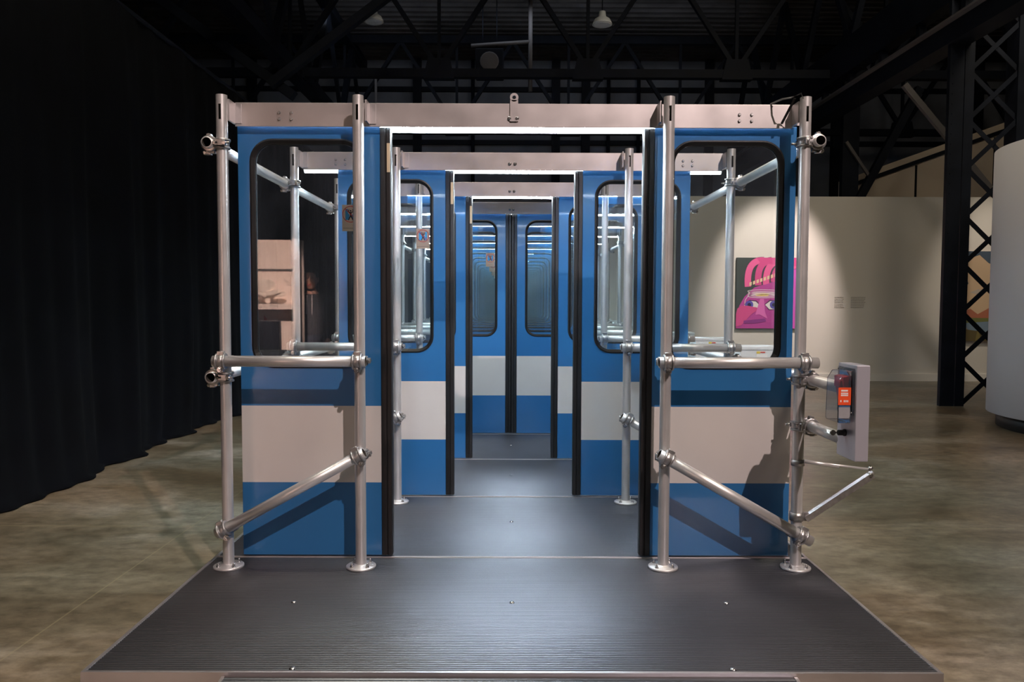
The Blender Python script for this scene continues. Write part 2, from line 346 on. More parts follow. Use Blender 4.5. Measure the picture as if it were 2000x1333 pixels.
# ------------------------------------------------------------------ scaffold parts
R_ = .0242
def make_pole():
    t = thing('scaffold_pole', (0, 0, DECK), '', 'pole', 'upright scaffold poles of the doorways')
    H = 2.08; seg = 28; mb = MB(); k = mb.mi(M['tube']); ki = mb.mi(M['inside'])
    zs = [0, .5, 1.0, 1.5, H - .115, H - .108, H - .042, H - .035, H]
    front = {int(seg * .75) - 1, int(seg * .75)}; back = {int(seg * .25) - 1, int(seg * .25)}
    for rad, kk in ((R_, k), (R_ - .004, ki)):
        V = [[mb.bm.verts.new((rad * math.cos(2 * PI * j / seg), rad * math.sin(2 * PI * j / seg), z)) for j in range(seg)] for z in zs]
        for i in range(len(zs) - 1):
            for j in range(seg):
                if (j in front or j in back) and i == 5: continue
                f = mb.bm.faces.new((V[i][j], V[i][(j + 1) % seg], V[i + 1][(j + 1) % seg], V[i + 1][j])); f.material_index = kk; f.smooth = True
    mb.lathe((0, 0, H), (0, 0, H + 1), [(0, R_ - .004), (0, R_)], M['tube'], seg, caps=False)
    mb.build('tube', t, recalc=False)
    mb = MB(); mb.lathe((0, 0, 0), (0, 0, 1), [(0, .066), (.008, .066), (.011, .062), (.012, .034), (.016, .031), (.018, .025)], M['tube'], 32)
    fl = mb.build('base_flange', t)
    for a in (45, 135, 225, 315):
        x = .049 * math.cos(math.radians(a)); y = .049 * math.sin(math.radians(a)); mb = MB()
        mb.lathe((x, y, .010), (x, y, 1), [(0, .0085), (.003, .0085)], M['bolt'], 14); mb.lathe((x, y, .013), (x, y, 1), [(0, .0072), (.007, .0072)], M['bolt'], 6, False)
        mb.lathe((x, y, .02), (x, y, 1), [(0, .0045), (.007, .0042), (.009, .001)], M['bolt'], 10); mb.build('bolt', fl)
    return t
# a coupler: band round the upright (axis Z at the origin) + band round the second tube, offset to local -Y, direction (cos th,0,sin th)
OFF = .051
def make_clamp(parent, loc, rz=0, th=0, side=1):
    MX = Matrix.Rotation(rz, 4, 'Z'); TH = Matrix.Translation((0, -OFF, 0)) @ Matrix.Rotation(-th, 4, 'Y')
    def band(mb, mx):
        # half shells round local X axis through origin, ridge on both rims
        for t0, t1, ro in ((-.021, -.013, .0355), (-.013, .013, .0300), (.013, .021, .0355)):
            a, b_ = mx @ Vector((t0, 0, 0)), mx @ Vector((t1, 0, 0)); l = t1 - t0
            mb.lathe(a, b_, [(0, R_ + .0004), (0, ro - .0015), (.0015, ro), (l - .0015, ro), (l, ro - .0015), (l, R_ + .0004)], M['clamp'], 22, caps=False)
        # ears: hinge above, bolt lug below-front
        mb.box(-.013, .013, -.012, .006, .026, .042, M['clamp'], mx)
        mb.cyl(mx @ Vector((-.016, -.003, .038)), mx @ Vector((.016, -.003, .038)), .006, M['clamp'], 10)
        mb.box(-.012, .012, -.016, .004, -.046, -.026, M['clamp'], mx)
        mb.box(-.012, .012, .006, .018, -.040, -.024, M['clamp'], mx)
    mb = MB(); mA = MX @ Matrix.Rotation(PI / 2, 4, 'Y') @ Matrix.Rotation(PI, 4, 'X') @ Matrix.Identity(4)
    if side < 0: mA = MX @ Matrix.Rotation(-PI / 2, 4, 'Y')
    band(mb, mA); mB = MX @ TH; band(mb, mB)
    mb.cyl(MX @ Vector((0, -.028, 0)), MX @ Vector((0, -OFF + .028, 0)), .019, M['clamp'], 16)
    o = mb.build('pipe_clamp', parent); o.location = loc
    mb = MB()
    # swing bolt of the tube band with hex nut facing front
    mb.cyl(mB @ Vector((0, .022, -.036)), mB @ Vector((0, -.018, -.036)), .005, M['bolt'], 10)
    mb.lathe(mB @ Vector((0, -.016, -.036)), mB @ Vector((0, -.1, -.036)), [(0, .0125), (.0025, .0125)], M['bolt'], 16)
    mb.lathe(mB @ Vector((0, -.018, -.036)), mB @ Vector((0, -.1, -.036)), [(0, .0105), (.010, .0105), (.0115, .009)], M['bolt'], 6, False)
    mb.lathe(mB @ Vector((0, -.028, -.036)), mB @ Vector((0, -.1, -.036)), [(0, .005), (.005, .0045)], M['bolt'], 10)
    mb.build('bolt', o); mb = MB()
    mb.cyl(mA @ Vector((0, .030, -.038)), mA @ Vector((0, -.046, -.038)), .005, M['bolt'], 10)
    mb.lathe(mA @ Vector((0, -.016, -.036)), mA @ Vector((0, -.1, -.036)), [(0, .0125), (.012, .0125)], M['bolt'], 6, False)
    mb.lathe(mA @ Vector((0, .017, -.036)), mA @ Vector((0, .1, -.036)), [(0, .009), (.008, .009)], M['bolt'], 6, False)
    mb.build('bolt', o)
    return o
G = .1327
POLES = (-1.254, -.6624, .690, 1.2834)
PNAME = ('outer left', 'inner left', 'inner right', 'outer right')
def rel(z): return EYE + z
RZ = rel(-.257)
def make_rail(xa, xb, pa, pb, za, zb, name, cat, group):
    """tube from (xa) to (xb); clamps on poles at pa (height za) and pb (height zb)"""
    t = thing(name, (0, 0, 0), '', cat, group)
    th = math.atan2(zb - za, pb - pa); f = lambda x: za + (x - pa) * math.tan(th)
    mb = MB(); mb.pipe((xa, -OFF, f(xa)), (xb, -OFF, f(xb)), R_, M['tube']); mb.build('tube', t, recalc=False)
    for p, z, s in ((pa, za, 1 if pa < -1 or (pa > 0 and pa < 1) else 1), (pb, zb, 1)):
        make_clamp(t, (p, 0, z), 0, th, -1 if (p < -1 or 0 < p < 1) else 1)
    return t
g_h = 'horizontal guard rails in front of the doors'; g_d = 'diagonal braces in front of the doors'
protos = {
 'railL': make_rail(-1.290, -.627, POLES[0], POLES[1], RZ, RZ, 'guard_rail', 'rail', g_h),
 'railR': make_rail(.650, 1.342, POLES[2], POLES[3], RZ, RZ, 'guard_rail', 'rail', g_h),
 'diagL': make_rail(-1.285, -.635, POLES[0], POLES[1], rel(-1.0), rel(-.672), 'diagonal_brace', 'brace', g_d),
 'diagR': make_rail(.655, 1.330, POLES[2], POLES[3], rel(-.680), rel(-1.020), 'diagonal_brace', 'brace', g_d)}
# crossbeam
ZB, ZT = rel(.786), rel(.891)
def make_beam():
    t = thing('crossbeam', (0, 0, 0), '', 'beam', 'aluminium crossbeams over the doorways')
    mb = MB(); x0, x1 = -1.232, 1.262
    mb.box(x0, x1, -.035, -.029, ZB, ZT, M['alu']); mb.box(x0, x1, -.029, .03, ZT - .006, ZT, M['alu']); mb.box(x0, x1, .03, .036, ZB + .03, ZT, M['alu'])
    mb.build('channel', t, bevel=.0015)
    for x in (x0, -.632, .658, x1):
        mb = MB(); y0 = -G + .018
        mb.box(x - .004, x + .004, y0, -.035, ZB + .008, ZT - .006, M['alu'])
        mb.box(x - .004, x + .03, -.041, -.035, ZB + .012, ZT - .008, M['alu']); mb.build('angle_bracket', t)
    for x in (-1.035, -.98, 1.025, 1.08):
        for z in (-.014, .014):
            mb = MB(); zz = rel(.832) + z; mb.lathe((x, -.035, zz), (x, -1, zz), [(0, .0075), (.002, .0075)], M['bolt'], 12)
            mb.lathe((x, -.037, zz), (x, -1, zz), [(0, .0058), (.005, .0058)], M['clamp'], 6, False); mb.build('bolt', t)
    for x in (-.008, .024):
        mb = MB(); zz = rel(.825); mb.lathe((x + .004, -.035, zz), (x + .004, -1, zz), [(0, .010), (.002, .010), (.002, .007), (.009, .007), (.010, .005)], M['bolt'], 12); mb.build('bolt', t)
    return t
pb0 = make_beam()
mb = MB()      # lifting eye of the nearest beam
A = [(.016 + .019 * math.cos(a), rel(.917) + .019 * math.sin(a)) for a in [i * PI / 12 for i in range(25)]]
B_ = [(.016 + .0085 * math.cos(a), rel(.917) + .0085 * math.sin(a)) for a in [i * PI / 12 for i in range(25)]]
for y in (-.042, -.036):
    for i in range(24): mb.face([(A[i][0], y, A[i][1]), (A[i + 1][0], y, A[i + 1][1]), (B_[i + 1][0], y, B_[i + 1][1]), (B_[i][0], y, B_[i][1])], M['alu'])
    pass
for Lp in (A, B_):
    for i in range(24): mb.face([(Lp[i][0], -.042, Lp[i][1]), (Lp[i + 1][0], -.042, Lp[i + 1][1]), (Lp[i + 1][0], -.036, Lp[i + 1][1]), (Lp[i][0], -.036, Lp[i][1])], M['alu'])
full = MB()
for i in range(24):
    a0, a1 = i * PI / 12, (i + 1) * PI / 12
# full ring plus shank
mb.bm.free(); mb = MB()
cx_, cz_ = .016, rel(.917); ns = 28
for i in range(ns):
    a0, a1 = 2 * PI * i / ns, 2 * PI * (i + 1) / ns
    q = [(cx_ + r * math.cos(a), cz_ + r * math.sin(a)) for r, a in ((.019, a0), (.019, a1), (.0085, a1), (.0085, a0))]
    mb.slab([(p[0], -.042, p[1]) for p in q], (0, .006, 0), M['alu'])
mb.box(cx_ - .018, cx_ + .018, -.042, -.036, ZT - .08, cz_ - .012, M['alu'])
LUG = mb.build('lifting_eye', pb0)
full.bm.free()
def make_led():
    t = thing('led_tube', (0, 0, 0), '', 'light', 'LED light tubes under the crossbeams')
    mb = MB(); mb.box(-1.255, 1.285, .060, .096, ZB + .031, ZB + .045, M['alu']); mb.box(-1.255, 1.285, .0935, .096, ZB + .0025, ZB + .031, M['alu']); mb.build('housing', t)
    mb = MB(); r = .014
    mb.cyl((-1.25, .078, ZB + .016), (1.28, .078, ZB + .016), r, M['led'], 20)
    mb.build('diffuser', t)
    return t
led0 = make_led()
def make_operator():
    t = thing('door_operator', (0, 0, 0), '', 'mechanism', 'door drives behind the crossbeams')
    mb = MB(); mb.box(-1.2, 1.23, .10, .13, ZB + .02, ZB + .085, M['alu']); mb.box(-1.2, 1.23, .13, .15, ZB + .02, ZB + .03, M['alu']); mb.build('drive_rail', t)
    for x, s in ((-.98, 1), (.98, -1)):
        mb = MB(); mb.cyl((x - .09, .165, ZB + .055), (x + .09, .165, ZB + .055), .03, M['clamp'], 18); mb.cyl((x + s * .09, .165, ZB + .055), (x + s * .12, .165, ZB + .055), .018, M['bolt'], 14); mb.build('motor', t)
    mb = MB(); mb.box(-.26, -.05, .13, .20, ZB + .03, ZB + .095, M['white_plastic']); mb.build('control_box', t, bevel=.003)
    for x in (-.7, .35, .75): mb = MB(); mb.box(x, x + .07, .13, .17, ZB + .03, ZB + .08, M['clamp']); mb.build('hanger', t)
    return t
op0 = make_operator()

# ------------------------------------------------------------------ doors
DW = .695; DT = .038
DZ0, DZ1 = .010, 1.1837 + .802
WX0, WX1 = .058, .568; WZ0, WZ1 = 1.1837 - .298, 1.1837 + .735
def rr(x0, x1, z0, z1, r, n=8):
    P = []
    for cx, cz, a0 in ((x1 - r, z1 - r, 0), (x0 + r, z1 - r, 90), (x0 + r, z0 + r, 180), (x1 - r, z0 + r, 270)):
        for i in range(n + 1):
            a = math.radians(a0 + 90 * i / n); P.append((cx + r * math.cos(a), cz + r * math.sin(a)))
    return P
def corner(n=8, x0=0, x1=1, z0=0, z1=1):
    P = []
    for c in ((x1, z1), (x0, z1), (x0, z0), (x1, z0)): P += [c] * (n + 1)
    return P
def ringpanel(mb, outer, inner, y0, y1, mat, sgn, rim=True):
    n = len(inner); k = mb.mi(mat)
    def V(P, y):
        c = {}; out = []
        for p in P:
            q = (round(p[0], 6), round(p[1], 6))
            if q not in c: c[q] = mb.bm.verts.new((sgn * p[0], y, p[1]))
            out.append(c[q])
        return out
    O0, I0, O1, I1 = V(outer, y0), V(inner, y0), V(outer, y1), V(inner, y1)
    def add(vs):
        u = []
        for v in vs:
            if v not in u: u.append(v)
        if len(u) > 2:
            f = mb.bm.faces.new(u); f.material_index = k
    for i in range(n):
        j = (i + 1) % n
        add((O0[i], O0[j], I0[j], I0[i])); add((O1[j], O1[i], I1[i], I1[j])); add((I0[i], I0[j], I1[j], I1[i])); add((O0[j], O0[i], O1[i], O1[j]))
SIGN_BASE = plain('sign_paper', (.66, .58, .51), .6); SIGN_BASE.node_tree.nodes['Principled BSDF'].inputs['Transmission Weight'].default_value = 0
_n = SIGN_BASE.node_tree.nodes; _l = SIGN_BASE.node_tree.links; _t = _n.new('ShaderNodeBsdfTranslucent'); _t.inputs[0].default_value = (.8, .7, .62, 1)
_m = _n.new('ShaderNodeMixShader'); _m.inputs[0].default_value = .7; _l.new(_n['Principled BSDF'].outputs[0], _m.inputs[1]); _l.new(_t.outputs[0], _m.inputs[2]); _l.new(_m.outputs[0], _n['Material Output'].inputs[0])
def make_sign(parent, cx, cz, y):
    mb = MB(); W2, H2 = .039, .0595
    mb.slab([(cx - W2, y, cz - H2), (cx + W2, y, cz - H2), (cx + W2, y, cz + H2), (cx - W2, y, cz + H2)], (0, .0012, 0), SIGN_BASE)
    zc = cz + .017; y1 = y - .0004
    bl = plain_cache('sign_blue', (.02, .26, .60)); rd = plain_cache('sign_red', (.50, .03, .035)); bk = plain_cache('sign_black', (.012, .012, .03))
    # blue door leaves, closing on the figure
    mb.poly([(cx - .024, zc - .026), (cx - .009, zc - .026), (cx - .004, zc - .004), (cx - .012, zc + .006), (cx - .012, zc + .024), (cx - .024, zc + .024)], y1, bl)
    mb.poly([(cx + .024, zc - .026), (cx + .024, zc + .024), (cx + .014, zc + .024), (cx + .013, zc + .002), (cx + .004, zc - .004), (cx + .010, zc - .026)], y1, bl)
    # figure
    y2 = y - .0007
    def limb(a, b, w0, w1, mt=bk, yy=y2):
        a, b = Vector(a), Vector(b); n = (b - a).normalized(); n = Vector((-n.y, n.x))
        mb.poly([tuple(a + n * w0), tuple(b + n * w1), tuple(b - n * w1), tuple(a - n * w0)], yy, mt)
    limb((cx - .001, zc + .010), (cx + .001, zc - .008), .005, .003)
    limb((cx, zc - .007), (cx - .010, zc - .027), .0028, .0022); limb((cx + .001, zc - .007), (cx + .011, zc - .027), .0028, .0022)
    limb((cx - .003, zc + .008), (cx - .011, zc + .012), .002, .002); limb((cx - .011, zc + .012), (cx - .007, zc + .022), .002, .0016)
    limb((cx + .003, zc + .008), (cx + .012, zc + .012), .002, .002); limb((cx + .012, zc + .012), (cx + .009, zc + .022), .002, .0016)
    mb.poly([(cx + .004 * math.cos(a), zc + .0155 + .004 * math.sin(a)) for a in [i * PI / 6 for i in range(12)]], y2, bk)
    # prohibition ring and bar
    y3 = y - .001
    for i in range(36):
        a0, a1 = 2 * PI * i / 36, 2 * PI * (i + 1) / 36
        mb.poly([(cx + r * math.cos(a), zc + r * math.sin(a)) for r, a in ((.0375, a0), (.0375, a1), (.0345, a1), (.0345, a0))], y3, rd)
    limb((cx - .025, zc + .025), (cx + .025, zc - .025), .0015, .0015, rd, y3)
    gr = plain_cache('sign_grey', (.28, .22, .18))
    for i in range(11):
        x = cx - .034 + i * .0063; mb.poly([(x, cz - .0475), (x + .0045, cz - .0475), (x + .0045, cz - .0445), (x, cz - .0445)], y1, gr)
    return mb.build('warning_sticker', parent, recalc=False)
PC = {}
def plain_cache(n, c, r=.6):
    if n not in PC: PC[n] = plain(n, c, r)
    return PC[n]
def make_door(sgn):
    """origin at the outer bottom edge, body runs to local +X * sgn"""
    t = thing('sliding_door', (0, 0, 0), '', 'door', 'blue and white sliding train doors')
    n = 8; mb = MB()
    ringpanel(mb, corner(n, 0, DW - .050, DZ0, DZ1), rr(WX0, WX1, WZ0, WZ1, .098, n), 0, DT, M['door'], sgn)
    mb.build('door_panel', t, bevel=.003)
    mb = MB()
    P = [rr(WX0 - .004, WX1 + .004, WZ0 - .004, WZ1 + .004, .102, n), rr(WX0 + .004, WX1 - .004, WZ0 + .004, WZ1 - .004, .094, n), rr(WX0 + .018, WX1 - .018, WZ0 + .018, WZ1 - .018, .08, n)]
    for yo, yi, sg in ((-.003, .010, 1), (DT + .003, DT - .010, -1)):
        R3 = [[(sgn * p[0], y, p[1]) for p in P[i]] for i, y in ((0, yo + .003 * sg), (0, yo), (1, yo - .004 * sg), (1, yo - .004 * sg), (2, yi - .002 * sg), (2, yi + .004 * sg))]
        mb.rings(R3, M['rubber'], smooth=False)
    mb.build('window_gasket', t)
    mb = MB(); q = rr(WX0 + .014, WX1 - .014, WZ0 + .014, WZ1 - .014, .084, n)
    mb.slab([(sgn * p[0], .014, p[1]) for p in q], (0, .008, 0), M['glass']); mb.build('window_glass', t)
    mb = MB(); e0, e1 = DW - .050, DW
    pr = [(e0, -.004), (e0 + .022, -.008), (e0 + .026, -.002), (e0 + .030, -.006), (e1 - .004, -.005), (e1, .004), (e1, DT - .004), (e1 - .004, DT + .005), (e0, DT + .004)]
    mb.slab([(sgn * p[0], p[1], DZ0 + .002) for p in pr], (0, 0, DZ1 - DZ0 - .014), M['rubber']); mb.build('rubber_seal', t, bevel=.0015)
    if sgn > 0:
        mb = MB(); mb.box(e0 + .031, e0 + .046, -.0066, -.0055, 1.1837 + .59, 1.1837 + .72, M['cream']); mb.build('cream_label', t)
        make_sign(t, WX1 - .018 - .043, 1.1837 + .385, .0125)
    return t
dl0, dr0 = make_door(1), make_door(-1)
pole0 = make_pole()
XC = [(-.540, .603), (-.337, .384), (-.281, .311)] + [(.0115, .0115)] * (NF - 3)
for i in range(NF):
    Y = D1 + i * STEP; W_ = where(i)
    first = (i == 0)
    def put(p, loc, lb):
        if first: p.location = loc; p['label'] = lb; return p
        return dup(p, loc, lb)
    st = 'closed' if i > 2 else 'half-open' if i else 'wide-open'
    sw = ''
    if i == 3: SKIP.update(c.name for c in bpy.data.objects if c.parent == dl0 and c.name.startswith('cream_label'))
    put(dl0, (XC[i][0] - DW, Y, DECK), 'left blue and white train door of the %s, %s%s' % (W_, st, sw))
    put(dr0, (XC[i][1] + DW, Y, DECK), 'right blue and white train door of the %s, %s' % (W_, st))
    for j, x in enumerate(POLES):
        c = pole0 if (first and j == 0) else dup(pole0, None, ' ')
        c.location = (x, Y - G, DECK); c['label'] = '%s upright scaffold pole of the %s' % (PNAME[j], W_)
    put(protos['railL'], (0, Y - G, 0), 'horizontal guard rail across the left door of the %s' % W_)
    put(protos['railR'], (0, Y - G, 0), 'horizontal guard rail across the right door of the %s' % W_)
    put(protos['diagL'], (0, Y - G, 0), 'diagonal brace across the left door of the %s' % W_)
    put(protos['diagR'], (0, Y - G, 0), 'diagonal brace across the right door of the %s' % W_)
    put(pb0, (0, Y, 0), 'silver aluminium crossbeam over the %s' % W_)
    put(led0, (0, Y, 0), 'glowing white LED tube behind the crossbeam of the %s' % W_)
    put(op0, (0, Y, 0), 'metal door drive hidden behind the crossbeam of the %s' % W_)
    if first:
        # the lifting eye belongs to the nearest beam only
        KIDS[pb0.name] = [c for c in bpy.data.objects if c.parent == pb0 and c is not LUG]
# white control boxes outside the right poles
cb = None
for i in range(1, 9):
    Y = D1 + i * STEP
    if cb is None:
        cb = thing('control_box', (0, 0, 0), '', 'box', 'white control boxes outside the right door row')
        mb = MB(); mb.box(0, .26, -.02, .16, -.30, 0, M['white_plastic']); mb.build('housing', cb, bevel=.008)
        mb = MB(); mb.box(-.004, .264, -.024, .164, -.018, .004, M['white_plastic']); mb.build('lid', cb, bevel=.003)
        mb = MB(); yl = plain_cache('label_yellow', (.75, .6, .05)); rl = plain_cache('label_red', (.6, .05, .03))
        mb.box(.10, .122, -.0215, -.020, -.040, -.026, yl); mb.box(.124, .152, -.0215, -.020, -.036, -.028, rl); mb.box(.10, .165, -.0215, -.020, -.085, -.043, M['white'])
        mb.build('warning_label', cb); c = cb
        mb = MB(); mb.box(.02, .06, .02, .06, -(DECK + .66), -.30, M['alu']); mb.box(-.01, .18, -.01, .13, -(rel(-.262) - .0), -(rel(-.262) - .012), M['alu'])
        mb.bm.free(); mb = MB(); h = rel(-.262)
        mb.box(.08, .12, .05, .09, -h + .01, -.30, M['alu']); mb.box(.0, .2, -.02, .16, -h, -h + .012, M['alu']); mb.build('stand', cb)
        cb.location = (1.395 - .0, Y + .02, rel(-.262))
    else: c = dup(cb, (1.395, Y + .02, rel(-.262)))
    c['label'] = 'white control box beside the outer right pole of the %s' % where(i)

# long tubes tying the frames together
YE = D1 + (NF - 1) * STEP - G + .12
def long_tube(x, z, y0, y1, side, label, ys):
    t = thing('ledger_tube', (0, 0, 0), label, 'tube')
    mb = MB(); mb.pipe((x, y0, z), (x, y1, z), R_, M['tube']); mb.build('tube', t, recalc=False)
    px = POLES[0] if side < 0 else POLES[3]
    for y in ys: make_clamp(t, (px, y, z), -PI / 2 if side < 0 else PI / 2, 0, 1)
    return t
YS = [D1 + i * STEP - G for i in range(NF)]
long_tube(POLES[0] - OFF, rel(.686), YS[0] - .045, YE, -1, 'long upper tube running back outside the left poles', YS)
long_tube(POLES[3] + OFF, rel(.704), YS[0] - .045, YE, 1, 'long upper tube running back outside the right poles', YS)
long_tube(POLES[0] - OFF, rel(-.330), YS[0] - .045, YE, -1, 'long lower tube running back outside the left poles', YS)
XT = POLES[3] + OFF
long_tube(XT, rel(-.336), 3.0, YE, 1, 'long waist-high tube outside the right poles carrying the alarm box top', YS)
long_tube(XT, rel(-.540), 3.0, YS[0] + .08, 1, 'short lower stub tube carrying the alarm box bottom', YS[:1])
# cable tie / strap ends at the upper right pole
# ------------------------------------------------------------------ alarm box
t = thing('alarm_box', (0, 0, 0), 'grey emergency box with clear cover, red handle and orange label on the right', 'alarm box')
BX, BY0, BY1, BZ0, BZ1 = 1.312, 2.85, 3.01, rel(-.600), rel(-.232)
mb = MB(); mb.box(BX, BX + .052, BY0, BY1, BZ0, BZ1, M['grey_box']); mb.build('enclosure', t, bevel=.003)
zc0, zc1 = rel(-.455), rel(-.245)
mb = MB(); mb.box(BX - .008, BX - .0005, BY0 + .012, BY1 - .012, zc0 + .03, zc1, M['cover']); mb.build('cover_flange', t, bevel=.002)
mb = MB()
pf = [(0, zc1 - .010), (-.028, zc1 - .014), (-.046, zc1 - .045), (-.050, zc0 + .012), (-.047, zc0), (0, zc0 + .0)]
mb.slab([(BX - .0085 + p[0], BY0 + .022, p[1]) for p in pf], (0, BY1 - BY0 - .044, 0), M['cover']); mb.build('clear_cover', t, bevel=.004)
mb = MB(); mb.slab([(BX - .012, BY0 + .035, zc1 - .03), (BX - .034, BY0 + .035, zc1 - .035), (BX - .032, BY0 + .035, zc1 - .06), (BX - .018, BY0 + .035, zc1 - .13), (BX - .012, BY0 + .035, zc1 - .13)], (0, .085, 0), M['red'])
mb.box(BX - .040, BX - .028, BY0 + .05, BY0 + .105, zc1 - .075, zc1 - .05, M['red']); mb.build('pull_handle', t, bevel=.002)
mb = MB(); xo = BX - .0585; yf = BY0 + .0212
mb.box(xo, xo + .048, yf - .0008, yf, rel(-.385), rel(-.318), M['orange'])
for r_ in range(2):
    for c_ in range(5): mb.box(xo + .010 + c_ * .0056, xo + .0145 + c_ * .0056, yf - .0012, yf - .0008, rel(-.343 - .0075 * r_), rel(-.3375 - .0075 * r_), M['white'])
mb.box(xo + .010, xo + .036, yf - .0012, yf - .0008, rel(-.333), rel(-.327), M['white'])
for c_ in (0, 2, 3, 4): mb.box(xo + .008 + c_ * .0065, xo + .012 + c_ * .0065, yf - .0012, yf - .0008, rel(-.374), rel(-.366), M['white'])
mb.build('orange_label', t)
mb = MB(); mb.box(BX - .004, BX, BY0 + .05, BY0 + .075, rel(-.44), rel(-.415), M['black']); mb.build('indicator', t)
zk = rel(-.502); yk = BY0 + .085
mb = MB(); mb.lathe((BX, yk, zk), (BX - 1, yk, zk), [(0, .014), (.006, .014), (.008, .011), (.028, .011), (.03, .009)], M['black'], 16); lk = mb.build('key_lock', t)
mb = MB(); mb.box(BX - .040, BX - .029, yk - .0015, yk + .0015, zk - .004, zk + .004, M['bolt']); mb.lathe((BX - .048, yk - .0015, zk), (BX - .048, yk + 1, zk), [(0, .011), (.003, .011)], M['bolt'], 14); mb.build('key', lk)
for y, z in ((BY0 + .02, zc1 - .01), (BY1 - .02, zc1 - .01), (BY0 + .02, zc0 + .04), (BY1 - .02, zc0 + .04)):
    mb = MB(); mb.lathe((BX - .008, y, z), (BX - 1, y, z), [(0, .004), (.002, .004), (.003, .001)], M['bolt'], 10); mb.build('screw', t)
# folding stay arm below it
t = thing('folding_stay', (0, 0, 0), 'V-shaped folding stay sticking out below the alarm box', 'bracket')
tip = Vector((1.600, 3.30, rel(-.738))); lo = Vector((1.318, YS[0] - .01, rel(-.945))); up_ = Vector((1.300, YS[0] + .03, rel(-.702)))
mb = MB(); d = (tip - lo).normalized(); n_ = Vector((0, 1, 0))
mb.bar(lo, tip, .030, .006, M['alu'], up=d.cross(Vector((0, 1, 0)))); mb.bar(lo + Vector((0, -.013, -.012)), tip + Vector((0, -.013, -.012)), .003, .026, M['clamp'], up=d.cross(Vector((0, 1, 0)))); mb.bar(lo + Vector((0, .013, -.012)), tip + Vector((0, .013, -.012)), .003, .026, M['alu'], up=d.cross(Vector((0, 1, 0))))
mb.build('arm', t)
mb = MB(); mb.cyl(up_, tip + Vector((-.01, 0, .010)), .0055, M['tube'], 14); mb.cyl(up_, up_ + (tip - up_) * .55, .0085, M['tube'], 14)
mb.cyl(tip + Vector((-.016, 0, .006)), tip + Vector((-.004, 0, .022)), .009, M['bolt'], 12); mb.build('gas_strut', t)
mb = MB(); mb.cyl(tip + Vector((-.012, -.02, -.012)), tip + Vector((-.012, .02, -.012)), .007, M['bolt'], 12); mb.build('pivot_bolt', t)
mb = MB(); mb.lathe(Vector((POLES[3], YS[0], rel(-.965))), Vector((POLES[3], YS[0], rel(.9))), [(0, R_ + .0005), (0, .031), (.036, .031), (.036, R_ + .0005)], M['clamp'], 20, caps=False)
mb.box(POLES[3] + .026, POLES[3] + .05, YS[0] - .016, YS[0] + .012, rel(-.965), rel(-.93), M['clamp']); mb.build('pole_collar', t)
mb = MB(); mb.lathe(Vector((POLES[3], YS[0], rel(-.718))), Vector((POLES[3], YS[0], rel(.9))), [(0, R_ + .0005), (0, .029), (.026, .029), (.026, R_ + .0005)], M['clamp'], 20, caps=False); mb.build('pole_collar', t)

# ------------------------------------------------------------------ paintings
def canvas(name, x0, x1, z0, z1, label, deco, bg):
    t = thing(name, ((x0 + x1) / 2, 13.352, z0), label, 'painting')
    w2 = (x1 - x0) / 2; h = z1 - z0
    mb = MB(); mb.box(-w2, w2, 0, .04, 0, h, bg); mb.build('canvas', t)
    mb = MB(); deco(mb, w2, h); mb.build('painted_image', t, recalc=False)
    return t
def pc(n, c): return plain_cache('paint_' + n, c, .7)
def tubeP(mb, pts, ws, y, mat):
    n = len(pts); Lf, Rt = [], []
    for i in range(n):
        a = Vector(pts[max(0, i - 1)]); b_ = Vector(pts[min(n - 1, i + 1)]); d = (b_ - a).normalized(); nn = Vector((-d.y, d.x)); p = Vector(pts[i])
        Lf.append(tuple(p + nn * ws[i])); Rt.append(tuple(p - nn * ws[i]))
    for i in range(n - 1): mb.poly([Lf[i], Lf[i + 1], Rt[i + 1], Rt[i]], y, mat)
def ell(cx, cz, a, b_, n=20, t0=0, t1=2 * PI): return [(cx + a * math.cos(t0 + (t1 - t0) * i / n), cz + b_ * math.sin(t0 + (t1 - t0) * i / n)) for i in range(n if t1 - t0 > 6.2 else n + 1)]
def arcpts(p0, p1, p2, n=10): return [tuple(Vector(p0) * (1 - s) ** 2 + Vector(p1) * 2 * s * (1 - s) + Vector(p2) * s * s) for s in [i / n for i in range(n + 1)]]
